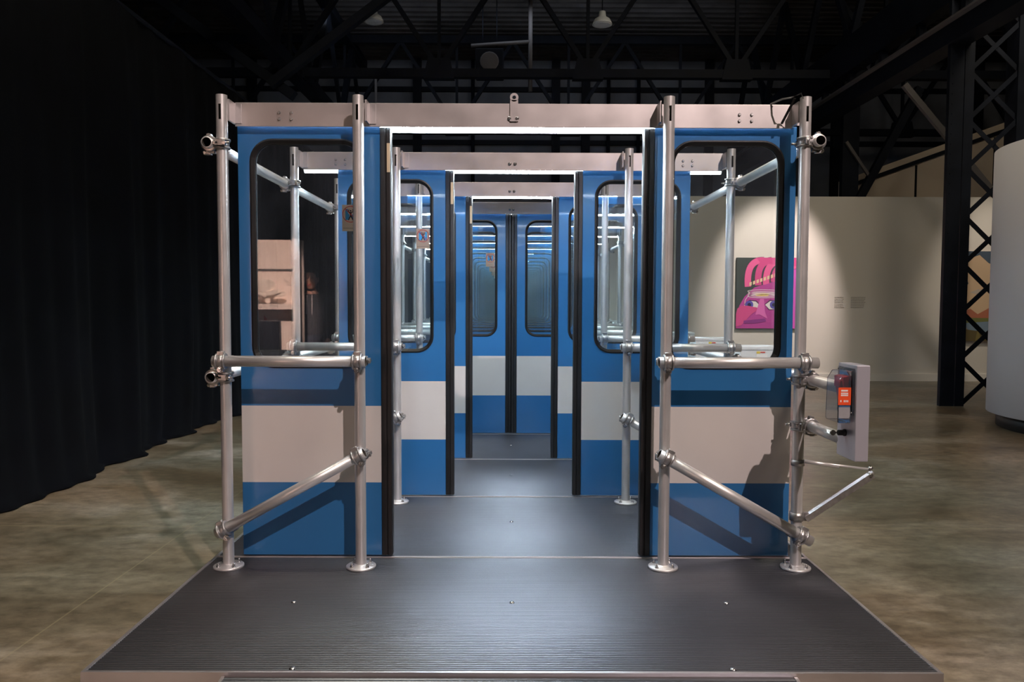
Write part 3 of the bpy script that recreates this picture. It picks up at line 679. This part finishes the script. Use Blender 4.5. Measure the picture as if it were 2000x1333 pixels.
def face_art(mb, w2, h):
    U = lambda u, v: (-w2 + 2 * w2 * u, h * (1 - v))
    pk, pk2, mg, vi, dk = pc('pink', (.85, .13, .34)), pc('rose', (.70, .08, .27)), pc('magenta', (.50, .06, .32)), pc('violet', (.27, .035, .24)), pc('shade', (.10, .02, .09))
    y = -.001
    mb.poly([U(0, 1), U(1, 1), U(1, 0), U(.62, 0), U(.60, .33), U(.28, .42), U(.13, .55), U(.05, .68)], y, mg)      # big mass
    mb.poly([U(.78, 0), U(1, 0), U(1, 1), U(.86, 1)], y - .0004, pc('orchid', (.60, .10, .48)))
    for i, (a, b_, c_) in enumerate((((.42, .04), (.14, .02), (.18, .41)), ((.54, .04), (.30, .05), (.34, .39)), ((.68, .04), (.44, .06), (.46, .38)), ((.84, .06), (.58, .10), (.58, .34)), ((.95, .10), (.70, .14), (.68, .32)))):
        P = [U(*q) for q in arcpts(a, b_, c_, 12)]
        tubeP(mb, P, [.062] * 13, y - .001 - .0002 * i, dk); tubeP(mb, P, [.056] * 13, y - .0013 - .0002 * i, pk if i % 2 == 0 else pk2)
    mb.poly([U(.30, 0), U(1, 0), U(1, .10), U(.84, .13), U(.36, .07)], y - .0024, pk2)
    for i in range(9):
        x = .20 + i * .055; z = .40 - i * .018; mb.poly([U(x, z), U(x + .036, z - .012), U(x + .036, z - .06), U(x, z - .048)], y - .0026, pc('teeth', (.85, .62, .40)))
    mb.poly([U(.14, .60), U(.30, .42), U(.62, .33), U(.74, .44), U(.76, .62), U(.70, .72), U(.14, .72)], y - .0022, mg)   # forehead
    jar = pc('jar', (.80, .70, .72))
    for v, aa in ((.475, .245), (.50, .235), (.525, .24), (.545, .235)):
        c = [U(*q) for q in ell(.42, v, aa, .022, 26)]
        tubeP(mb, c + [c[0]], [.005] * 27, y - .003, jar)
    mb.poly([U(*q) for q in ell(.40, .52, .12, .03)], y - .0028, pc('jam', (.80, .55, .12)))
    tubeP(mb, [U(.19, .53), U(.14, .60), U(.13, .69)], [.005] * 3, y - .003, jar); tubeP(mb, [U(.65, .53), U(.70, .60), U(.70, .72)], [.005] * 3, y - .003, jar)
    for ex, sgn in ((.255, 1.7), (.57, -.5)):
        mb.poly([U(ex - .13, .66), U(ex - .05, .595), U(ex + .06, .605), U(ex + .13, .68), U(ex + .05, .735), U(ex - .06, .74)], y - .0032, dk)
        mb.poly([U(ex - .12, .665), U(ex - .04, .61), U(ex + .05, .62), U(ex + .12, .68), U(ex + .04, .725), U(ex - .05, .73)], y - .0034, pc('eyewhite', (.80, .74, .72)))
        mb.poly([U(*q) for q in ell(ex - .03 * sgn, .665, .062, .058)], y - .0036, pc('iris', (.10, .08, .42)))
        mb.poly([U(*q) for q in ell(ex - .03 * sgn, .665, .028, .026)], y - .0038, pc('pupil', (.01, .01, .05)))
    mb.poly([U(0, .80), U(.02, .72), U(.08, .68), U(.18, .68), U(.30, .70), U(.40, .72), U(.30, .76), U(.24, .80), U(.18, .86), U(.08, .96), U(0, .98)], y - .004, pk2)   # thumb
    mb.poly([U(.37, .58), U(.43, .58), U(.45, .76), U(.49, .86), U(.44, .84), U(.36, .80), U(.30, .81)], y - .0042, pc('nose', (.75, .16, .48)))
    mb.poly([U(.12, .89), U(.45, .86), U(.47, .90), U(.30, .93), U(.12, .93)], y - .0042, vi)
    mb.poly([U(.70, .80), U(.74, .80), U(.73, .98), U(.68, .98)], y - .0042, pc('finger', (.82, .66, .52)))
canvas('face_painting', 3.985, 5.12, .93, 2.175, 'pink and magenta painting of a face with a hand on top and wide eyes', face_art, pc('teal', (.045, .060, .055)))
def land_art(mb, w2, h):
    U = lambda u, v: (-w2 + 2 * w2 * u, h * (1 - v)); y = -.001
    mb.poly([U(0, 0), U(1, 0), U(1, .72), U(0, .72)], y, pc('sky', (.62, .44, .28)))
    mb.poly([U(0, 0), U(1, 0), U(1, .16), U(.6, .15), U(.45, .10), U(.36, .16), U(.30, .13), U(.20, .04), U(.1, .08), U(.03, .2), U(0, .3)], y - .001, pc('storm', (.06, .09, .13)))
    mb.poly([U(.0, .30), U(.06, .28), U(.09, .36), U(.02, .44), U(0, .44)], y - .001, pc('storm', (.06, .09, .13)))
    mb.poly([U(.1, .46), U(.2, .42), U(.28, .45), U(.2, .48)], y - .001, pc('cloud', (.50, .42, .35)))
    mb.poly([U(0, .68), U(.12, .64), U(.2, .70), U(.34, .62), U(.5, .70), U(.7, .64), U(1, .68), U(1, .76), U(0, .76)], y - .001, pc('hills', (.42, .14, .08)))
    mb.poly([U(0, .74), U(1, .75), U(1, .86), U(0, .84)], y - .002, pc('field', (.16, .17, .05)))
    mb.poly([U(.05, .80), U(.5, .77), U(1, .79), U(1, .90), U(.4, .93), U(.1, .88)], y - .003, pc('water', (.18, .25, .33)))
    mb.poly([U(0, .86), U(.3, .90), U(1, .94), U(1, 1), U(0, 1)], y - .004, pc('brown', (.12, .09, .035)))
    for i in range(6): mb.poly([U(.02 + .16 * i, 1), U(.05 + .16 * i, .84), U(.08 + .16 * i, 1)], y - .005, pc('reed', (.20, .16, .05)))
canvas('landscape_painting', 7.93, 9.55, .72, 2.30, 'landscape painting with orange sky over water behind the lattice column', land_art, pc('ground', (.4, .3, .2)))
t = thing('wall_text', (5.95, 13.395, 1.27), 'faint block of small lettering on the gallery wall beside the pink painting', 'lettering')
for cxx, wd in ((-.19, .16), (.10, .24)):
    mb = MB()
    for r_ in range(7):
        x = cxx - .02
        while x < cxx + wd - .03:
            l = random.uniform(.01, .035); mb.box(x, x + l, -.001, .004, .21 - r_ * .03, .218 - r_ * .03, M['vinyl']); x += l + .008
    mb.build('text_block', t)

# ------------------------------------------------------------------ lattice column, girder, trusses
t = thing('lattice_column', (5.925, 10.1, 0), 'dark steel column with crossed lattice bracing in front of the gallery wall', 'column')
mb = MB()
mb.box(-.16, .03, -.012, 0, 0, 7.8, M['dark_steel']); mb.box(.036, .16, -.02, -.008, 0, 7.8, M['dark_steel']); mb.box(-.155, -.143, 0, .06, 0, 7.8, M['dark_steel']); mb.box(.148, .16, -.008, .24, 0, 7.8, M['dark_steel'])
for i in range(60): mb.lathe((-.12, -.012, .1 + i * .13), (-.12, -1, .1 + i * .13), [(0, .008), (.006, .003)], M['dark_steel'], 6)
mb.build('chord', t)
mb = MB(); mb.box(.74, 1.02, -.012, 0, 0, 7.8, M['dark_steel']); mb.box(.74, .752, 0, .24, 0, 7.8, M['dark_steel']); mb.box(1.008, 1.02, 0, .24, 0, 7.8, M['dark_steel']); mb.build('chord', t)
mb = MB(); hh = .635
for i in range(12):
    z = -.0 + i * hh
    mb.bar((.12, .02, z), (.78, .02, z + hh), .014, .058, M['dark_steel'], up=(-1, 0, 1)); mb.bar((.12, .035, z + hh), (.78, .035, z), .014, .058, M['dark_steel'], up=(1, 0, 1))
mb.build('lattice_bracing', t)
t = thing('roof_girder', (5.88, 0, 0), 'heavy dark girder running back overhead through the lattice column head', 'girder')
mb = MB(); mb.box(-.15, .15, 4, 20.4, 4.78, 5.05, M['dark_steel']); mb.box(-.24, -.15, 4, 20.4, 5.03, 5.06, M['light_steel']); mb.build('bottom_flange', t)
mb = MB(); mb.box(-.10, .10, 4, 20.4, 5.35, 5.95, M['dark_steel']); mb.build('web', t)
mb = MB()
for i in range(7):
    y = 4.5 + i * 2.2; mb.bar((0, y, 5.9), (0, y + 1.1, 7.8), .10, .12, M['dark_steel']); mb.bar((0, y + 2.2, 5.9), (0, y + 1.1, 7.8), .10, .12, M['dark_steel'])
for i in range(14): mb.box(-.05, .05, 4.4 + i * 1.1, 4.5 + i * 1.1, 5.05, 5.35, M['dark_steel'])
mb.build('web_bracing', t)
t = thing('knee_brace', (6.6, 14.0, 0), 'dark slanting steel brace rising behind the gallery wall top', 'brace')
mb = MB(); mb.bar((-.35, 0, 3.0), (.85, 0, 5.3), .12, .14, M['dark_steel']); mb.bar((.05, 0, 3.60), (-.46, 0, 4.33), .05, .05, M['light_steel']); mb.bar((-.35, .1, 0), (-.35, .1, 6.5), .12, .3, M['dark_steel'], up=(1, 0, 0)); mb.build('steel_member', t)
t = thing('knee_brace', (7.0, 12.2, 0), 'pale grey slanting steel brace passing behind the lattice column', 'brace')
mb = MB(); mb.bar((-.75, 0, 4.85), (1.25, 0, 2.55), .07, .09, M['light_steel']); mb.bar((1.2, 0, 0), (1.2, 0, 7.8), .12, .12, M['dark_steel'], up=(1, 0, 0)); mb.build('steel_member', t)
# cross trusses
def truss(y, label):
    t = thing('roof_truss', (0, y, 0), label, 'truss', 'dark roof trusses')
    mb = MB(); mb.box(-9.9, 15.9, -.08, .08, 5.45, 5.60, M['dark_steel']); mb.build('bottom_chord', t)
    mb = MB(); mb.box(-9.9, 15.9, -.08, .08, 7.6, 7.78, M['dark_steel']); mb.build('top_chord', t)
    for i in range(9):
        x = -9.4 + i * 2.7
        mb = MB(); mb.bar((x, 0, 5.6), (x + 1.35, 0, 7.65), .08, .13, M['dark_steel'], up=(0, 1, 0)); mb.build('diagonal', t)
        mb = MB(); mb.bar((x + 2.7, 0, 5.6), (x + 1.35, 0, 7.65), .08, .10, M['dark_steel'], up=(0, 1, 0)); mb.build('diagonal', t)
        mb = MB(); mb.slab([(x - .28, -.09, 5.42), (x + .28, -.09, 5.42), (x + .2, -.09, 5.78), (x - .2, -.09, 5.78)], (0, .18, 0), M['dark_steel']); mb.build('gusset_plate', t)
        mb = MB(); mb.bar((x, 0, 5.6), (x, 0, 7.65), .06, .06, M['dark_steel'], up=(0, 1, 0)); mb.build('vertical', t)
truss(14.0, 'dark roof truss nearest the camera overhead with gusset plates on its chord')
truss(18.6, 'dark roof truss further back near the hall end wall')
t = thing('roof_girder', (-3.9, 0, 0), 'dark lengthwise girder overhead above the black curtain', 'girder')
mb = MB(); mb.box(-.13, .13, 5, 20.4, 5.4, 5.62, M['dark_steel']); mb.build('bottom_flange', t)
mb = MB()
for i in range(6):
    y = 5.2 + i * 2.5; mb.bar((0, y, 5.6), (0, y + 1.25, 7.6), .12, .14, M['dark_steel']); mb.bar((0, y + 2.5, 5.6), (0, y + 1.25, 7.6), .08, .1, M['dark_steel'])
mb.box(-.1, .1, 5, 20.4, 7.55, 7.75, M['dark_steel']); mb.build('web_bracing', t)
t = thing('roof_brace', (-2, 11.5, 0), 'long dark brace crossing diagonally under the roof left of centre', 'brace')
mb = MB(); mb.bar((-1.6, 0, 4.6), (2.5, .3, 8.0 - .2), .12, .14, M['dark_steel'], up=(0, 1, 0)); mb.bar((-5.8, 0, 7.7), (-1.3, .2, 4.5), .14, .20, M['dark_steel'], up=(0, 1, 0)); mb.build('steel_member', t)
for nm, x, lb in (('a', -2.13, 'dome pendant lamp under the roof, the left of two'), ('b', 1.42, 'dome pendant lamp under the roof, the right of two')):
    z = 5.72 if nm == 'a' else 5.69; y = 12.0
    t = thing('pendant_lamp', (x, y, z), lb, 'lamp', 'dome lamps under the roof')
    mb = MB(); mb.lathe((0, 0, 0), (0, 0, 1), [(0, .155), (.02, .15), (.08, .12), (.12, .06), (.20, .05), (.21, .01)], M['white_plastic'], 24); mb.build('lamp_shade', t)
    mb = MB(); mb.lathe((0, 0, -.012), (0, 0, 1), [(0, .02), (.004, .12), (.012, .148)], M['white_plastic'], 24); mb.build('lens', t)
    mb = MB(); mb.cyl((0, 0, .2), (0, 0, 7.84 - z), .008, M['dark_steel'], 8); mb.build('stem', t)
t = thing('ceiling_heater', (0, 16.5, 0), 'pale bent duct pipe with a dark heater unit under the roof', 'heater')
mb = MB(); mb.cyl((.42, 0, 5.9), (.42, 0, 7.84), .045, M['light_steel'], 14); mb.cyl((-.85, 0, 6.86 - .0), (.42, 0, 6.95), .04, M['light_steel'], 14); mb.build('duct_pipe', t)
mb = MB(); mb.box(-.75, -.15, -.2, .3, 6.2, 6.75, M['dark_steel'])
mb.cyl((-.45, -.2, 6.47), (-.45, -.24, 6.47), .2, M['light_steel'], 16); mb.build('heater_body', t, bevel=.02)
mb = MB(); mb.cyl((-.6, .05, 6.75), (-.6, .05, 7.84), .01, M['dark_steel'], 6); mb.cyl((-.3, .05, 6.75), (-.3, .05, 7.84), .01, M['dark_steel'], 6); mb.build('hanger_rod', t)

# ------------------------------------------------------------------ white curved wall at the right
t = thing('curved_display_wall', (6.62, 8.03, 0), 'tall white curved display wall on a black base at the right edge', 'display wall')
mb = MB(); mb.lathe((0, 0, .16), (0, 0, 5), [(0, 1.28), (0, 1.30), (2.92, 1.30), (2.92, 1.28)], M['drum'], 96, caps=False); mb.lathe((0, 0, 3.07), (0, 0, 5), [(0, 1.29), (.005, 1.29)], M['drum'], 96)
mb.lathe((0, 0, .16), (0, 0, 5), [(0, 1.29), (.005, 1.29)], M['drum'], 96); mb.build('curved_panel', t)
mb = MB(); mb.lathe((0, 0, 0), (0, 0, 5), [(0, 1.2), (.16, 1.2)], M['black'], 64); mb.build('plinth', t)

# ------------------------------------------------------------------ behind the camera, seen as a reflection in the left window
t = thing('display_booth', (-2.95, -1.6, 0), 'pink-lit white display booth reflected in the left window', 'display booth')
mb = MB(); mb.box(-.30, .60, 0, .06, 0, 2.06, M['booth']); mb.box(.585, .60, -.1, .30, 0, 2.06, M['booth']); mb.build('back_panel', t)
mb = MB(); mb.box(-.30, .585, .06, .26, 1.285, 1.345, M['booth']); mb.build('shelf', t)
mb = MB(); mb.box(-.30, .585, .06, .075, 1.715, 1.735, M['black']); mb.build('picture_rail', t)
mb = MB()
for i, (dx, dz, l) in enumerate(((.14, 0, .05), (.17, .07, .03), (.14, .13, .04), (.18, .19, .05), (.15, .25, .04), (.19, .31, .03), (.05, .27, .05), (.04, .33, .03))):
    mb.box(dx, dx + l, .06, .066, .85 + dz, .88 + dz, M['red']); mb.box(dx, dx + .012, .06, .066, .85 + dz, .905 + dz, M['red'])
mb.build('red_lettering', t)
t = thing('plaster_sculpture', (-2.72, -1.40, 1.349), 'white plaster hand sculpture on the booth shelf, seen in reflection', 'sculpture')
mb = MB()
def blob(mb, c, r, mat, seg=14):
    c = Vector(c); R4 = []
    for i in range(1, 8):
        a = PI * i / 8; R4.append([c + Vector((r[0] * math.sin(a) * math.cos(b_), r[1] * math.sin(a) * math.sin(b_), r[2] * math.cos(a))) for b_ in [2 * PI * j / seg for j in range(seg)]])
    mb.rings(R4, mat, cap0=True, cap1=True)
blob(mb, (.02, 0, .19), (.12, .09, .085), M['plaster']); mb.build('cupped_form', t)
mb = MB()
for k_, (a, b_) in enumerate((((-.2, -.02, .17), (-.08, 0, .11)), ((-.12, .03, .15), (.05, .03, .09)), ((.25, 0, .11), (.02, 0, .09)), ((.2, .04, .14), (.05, .04, .1)), ((.05, 0, .0), (.04, 0, .1)))):
    l = (Vector(b_) - Vector(a)).length; mb.lathe(a, b_, [(0, .012), (.015, .025), (l * .5, .03), (l, .032)], M['plaster'], 14)
mb.build('fingers', t)
t = thing('display_screen', (-2.62, -1.30, 0), 'dark screen on a stand in front of the booth, seen in reflection', 'screen')
mb = MB(); mb.box(-.13, .12, -.015, .015, .78, 1.165, M['black']); mb.build('screen_frame', t, bevel=.004)
mb = MB(); mb.box(-.12, .11, .0152, .017, .79, 1.155, M['screen']); mb.build('screen_panel', t)
mb = MB(); mb.cyl((0, 0, 0), (0, 0, .8), .018, M['black'], 12); mb.lathe((0, 0, 0), (0, 0, 1), [(0, .18), (.012, .18), (.02, .03)], M['black'], 24); mb.build('stand', t)
t = thing('booth_lamp', (-3.02, -1.9, 0), 'small glowing lamp head behind the booth, seen in reflection', 'lamp')
mb = MB(); mb.cyl((0, 0, 0), (0, 0, 2.5), .015, M['black'], 10); mb.lathe((0, 0, 0), (0, 0, 1), [(0, .16), (.012, .16), (.02, .02)], M['black'], 20); mb.build('stand', t)
mb = MB(); mb.lathe((0, .0, 2.56), (0, 1, 2.50), [(0, .03), (.06, .055), (.07, .055)], M['black'], 18); mb.build('lamp_head', t)
mb = MB(); mb.lathe((0, .071, 2.556), (0, 1, 2.50), [(0, .048), (.004, .045), (.008, .02)], M['warmlamp'], 18); mb.build('bulb', t)
# visitor
def skinned(name, pts, edges, radii, mat, parent, sub=2):
    me = bpy.data.meshes.new(name); me.from_pydata(pts, edges, []); o = bpy.data.objects.new(name, me); COL.objects.link(o)
    if parent: o.parent = parent
    md = o.modifiers.new('skin', 'SKIN'); md.use_smooth_shade = True
    for v, r in zip(me.skin_vertices[0].data, radii): v.radius = r if isinstance(r, tuple) else (r, r)
    me.skin_vertices[0].data[0].use_root = True
    s = o.modifiers.new('sub', 'SUBSURF'); s.levels = s.render_levels = sub; me.materials.append(mat); return o
per = thing('person', (-2.43, -2.35, 0), 'person in a dark hooded top with white drawstring, seen only in reflection', 'person')
per.rotation_euler = (0, 0, PI)      # local -Y is the front: faces the doorways
bp = [(0, .0, .95), (0, .0, 1.12), (0, .01, 1.32), (0, .02, 1.43), (0, .01, 1.50), (0, -.01, 1.56),
      (-.17, .02, 1.40), (-.22, .03, 1.14), (-.20, -.06, .93), (.17, .02, 1.40), (.23, .0, 1.14), (.16, -.20, 1.04),
      (-.09, 0, .90), (-.11, .0, .50), (-.12, .03, .09), (-.13, -.10, .035), (.09, 0, .90), (.12, -.03, .50), (.13, .02, .09), (.15, -.12, .035)]
be = [(0, 1), (1, 2), (2, 3), (3, 4), (4, 5), (3, 6), (6, 7), (7, 8), (3, 9), (9, 10), (10, 11), (0, 12), (12, 13), (13, 14), (14, 15), (0, 16), (16, 17), (17, 18), (18, 19)]
br = [(.12, .09), (.11, .085), (.12, .085), (.07, .06), .050, .05, .05, .05, .03, .07, .05, .03, .088, .06, .04, .038, .088, .06, .04, .038]
body = skinned('body', bp, be, br, M['skin'], per)
# head with face
mb = MB()
hz, R4, sg = 1.645, [], 20
for z, rx, ry, oy in ((-.125, .02, .03, -.045), (-.115, .045, .06, -.03), (-.08, .058, .085, -.012), (-.04, .068, .095, 0), (0, .074, .10, 0), (.04, .076, .102, 0), (.075, .07, .095, .0), (.10, .052, .07, .002), (.115, .02, .03, .002)):
    ring = []
    for j in range(sg):
        a = 2 * PI * j / sg; x = rx * math.cos(a); y = ry * math.sin(a) + oy
        if math.sin(a) < -.95 and -.06 < z < .02: y -= .022 if z < 0 else .008      # nose
        ring.append((x, y - .02, hz + z))
    R4.append(ring)
mb.rings(R4, M['skin'], cap0=True, cap1=True); mb.build('head', per)
mb = MB()
for s_ in (-1, 1): blob(mb, (s_ * .028, -.117, hz + .012), (.013, .008, .009), M['black'], 10)
mb.box(-.022, .022, -.128, -.118, hz - .073, hz - .067, M['red']); mb.build('eyes_and_mouth', per)
mb = MB()
for s_ in (-1, 1): blob(mb, (s_ * .078, -.012, hz - .005), (.01, .02, .032), M['skin'], 10)
mb.build('ears', per)
mb = MB(); R4 = []
for z, rx, ry in ((.0, .079, .09), (.04, .083, .104), (.08, .078, .10), (.11, .055, .072), (.125, .02, .03)): R4.append([(rx * math.cos(2 * PI * j / sg), ry * math.sin(2 * PI * j / sg) + (.012 if z < .03 else .002) - .012, hz + z) for j in range(sg)])
mb.rings(R4, M['hair'], cap0=True, cap1=True); mb.build('hair', per)
hp = [bp[i] for i in (0, 1, 2, 3, 6, 7, 8, 9, 10, 11)]; hp[0] = (0, 0, .88); hp.append((0, .012, 1.475))
he = [(0, 1), (1, 2), (2, 3), (3, 4), (4, 5), (5, 6), (3, 7), (7, 8), (8, 9), (3, 10)]
skinned('hooded_top', hp, he, [(.178, .135), (.165, .128), (.185, .135), (.125, .10), .085, .064, .045, .085, .064, .045, (.082, .075)], M['hoodie'], per)
skinned('hood', [(-.09, .05, 1.49), (-.05, .10, 1.50), (0, .12, 1.51), (.05, .10, 1.50), (.09, .05, 1.49)], [(2, 1), (1, 0), (2, 3), (3, 4)], [.035, .045, .05, .045, .035], M['hoodie'], per)
mb = MB()
for s_ in (-1, 1): mb.cyl((s_ * .03, -.118, 1.45), (s_ * .035, -.145, 1.22), .004, M['white'], 8)
mb.build('drawstring', per)
tp = [bp[i] for i in (0, 12, 13, 14, 16, 17, 18)]
skinned('trousers', tp, [(0, 1), (1, 2), (2, 3), (0, 4), (4, 5), (5, 6)], [(.165, .12), .10, .075, .06, .10, .075, .06], M['jeans'], per)
for s_, i in ((-1, 15), (1, 19)):
    x, y, z = bp[i]; mb = MB(); blob(mb, (x, y + .05, .045), (.05, .14, .045), M['black']); mb.build('shoe', per)
# hands: palm plus five fingers each
for s_, (wx, wy, wz), dv in ((-1, (-.20, -.06, .93), Vector((.02, -.25, -.97))), (1, (.16, -.20, 1.04), Vector((-.1, -.95, -.2)))):
    dv.normalize(); sd = Vector((0, 1, 0)).cross(dv) if s_ < 0 else Vector((0, 0, 1)); sd = (sd - dv * sd.dot(dv)).normalized(); nn = dv.cross(sd); p = Vector((wx, wy, wz))
    pts = [tuple(p), tuple(p + dv * .045), tuple(p + dv * .085)]; ed = [(0, 1), (1, 2)]; ra = [.022, (.034, .018), (.036, .016)]
    for k_, l in enumerate((.066, .076, .07, .055)):
        b0 = p + dv * .085 + sd * (.026 - .0175 * k_); n0 = len(pts)
        pts += [tuple(b0), tuple(b0 + dv * l * .5 + nn * .008), tuple(b0 + dv * l * .9 + nn * .028)]; ed += [(2, n0), (n0, n0 + 1), (n0 + 1, n0 + 2)]; ra += [.010, .0088, .0075]
    n0 = len(pts); b0 = p + dv * .03 + sd * .03
    pts += [tuple(b0), tuple(b0 + dv * .03 + sd * .022), tuple(b0 + dv * .058 + sd * .026 + nn * .008)]; ed += [(1, n0), (n0, n0 + 1), (n0 + 1, n0 + 2)]; ra += [.013, .011, .009]
    skinned('hand', pts, ed, ra, M['skin'], per, 1)

# loose cable at the outer right pole head, thin pale pole behind the frames
t = thing('cable', (0, D1 - G, 0), 'loose dark cable hooked from the outer right pole head onto the nearest crossbeam', 'cable')
cp = [(1.262, -.026, rel(.885)), (1.25, -.034, rel(.905)), (1.215, -.01, rel(.893)), (1.19, .03, rel(.897)), (1.165, .10, rel(.894)), (1.17, .095, rel(.88))]
mb = MB(); P = [Vector(p) for p in cp]; R4 = []
for i, p in enumerate(P):
    d = (P[min(i + 1, len(P) - 1)] - P[max(i - 1, 0)]).normalized(); u = d.orthogonal().normalized(); v = d.cross(u)
    R4.append([p + (u * math.cos(2 * PI * j / 8) + v * math.sin(2 * PI * j / 8)) * .004 for j in range(8)])
mb.rings(R4, M['clamp'], cap0=True, cap1=True); mb.build('cord', t)
mb = MB(); mb.bar((1.232, -.01, rel(.89)), (1.205, .07, rel(.80)), .012, .003, M['black']); mb.build('cable_tie', t)
t = thing('slim_pole', (-1.60, 16.9, 0), 'thin pale pole rising above the nearest crossbeam left of centre', 'pole')
mb = MB(); mb.cyl((-1.36, 0, 0), (-1.36, 0, 6.45), .028, M['light_steel'], 10); mb.lathe((-1.36, 0, 0), (-1.36, 0, 1), [(0, .2), (.02, .2), (.03, .03)], M['black'], 20); mb.build('shaft', t)
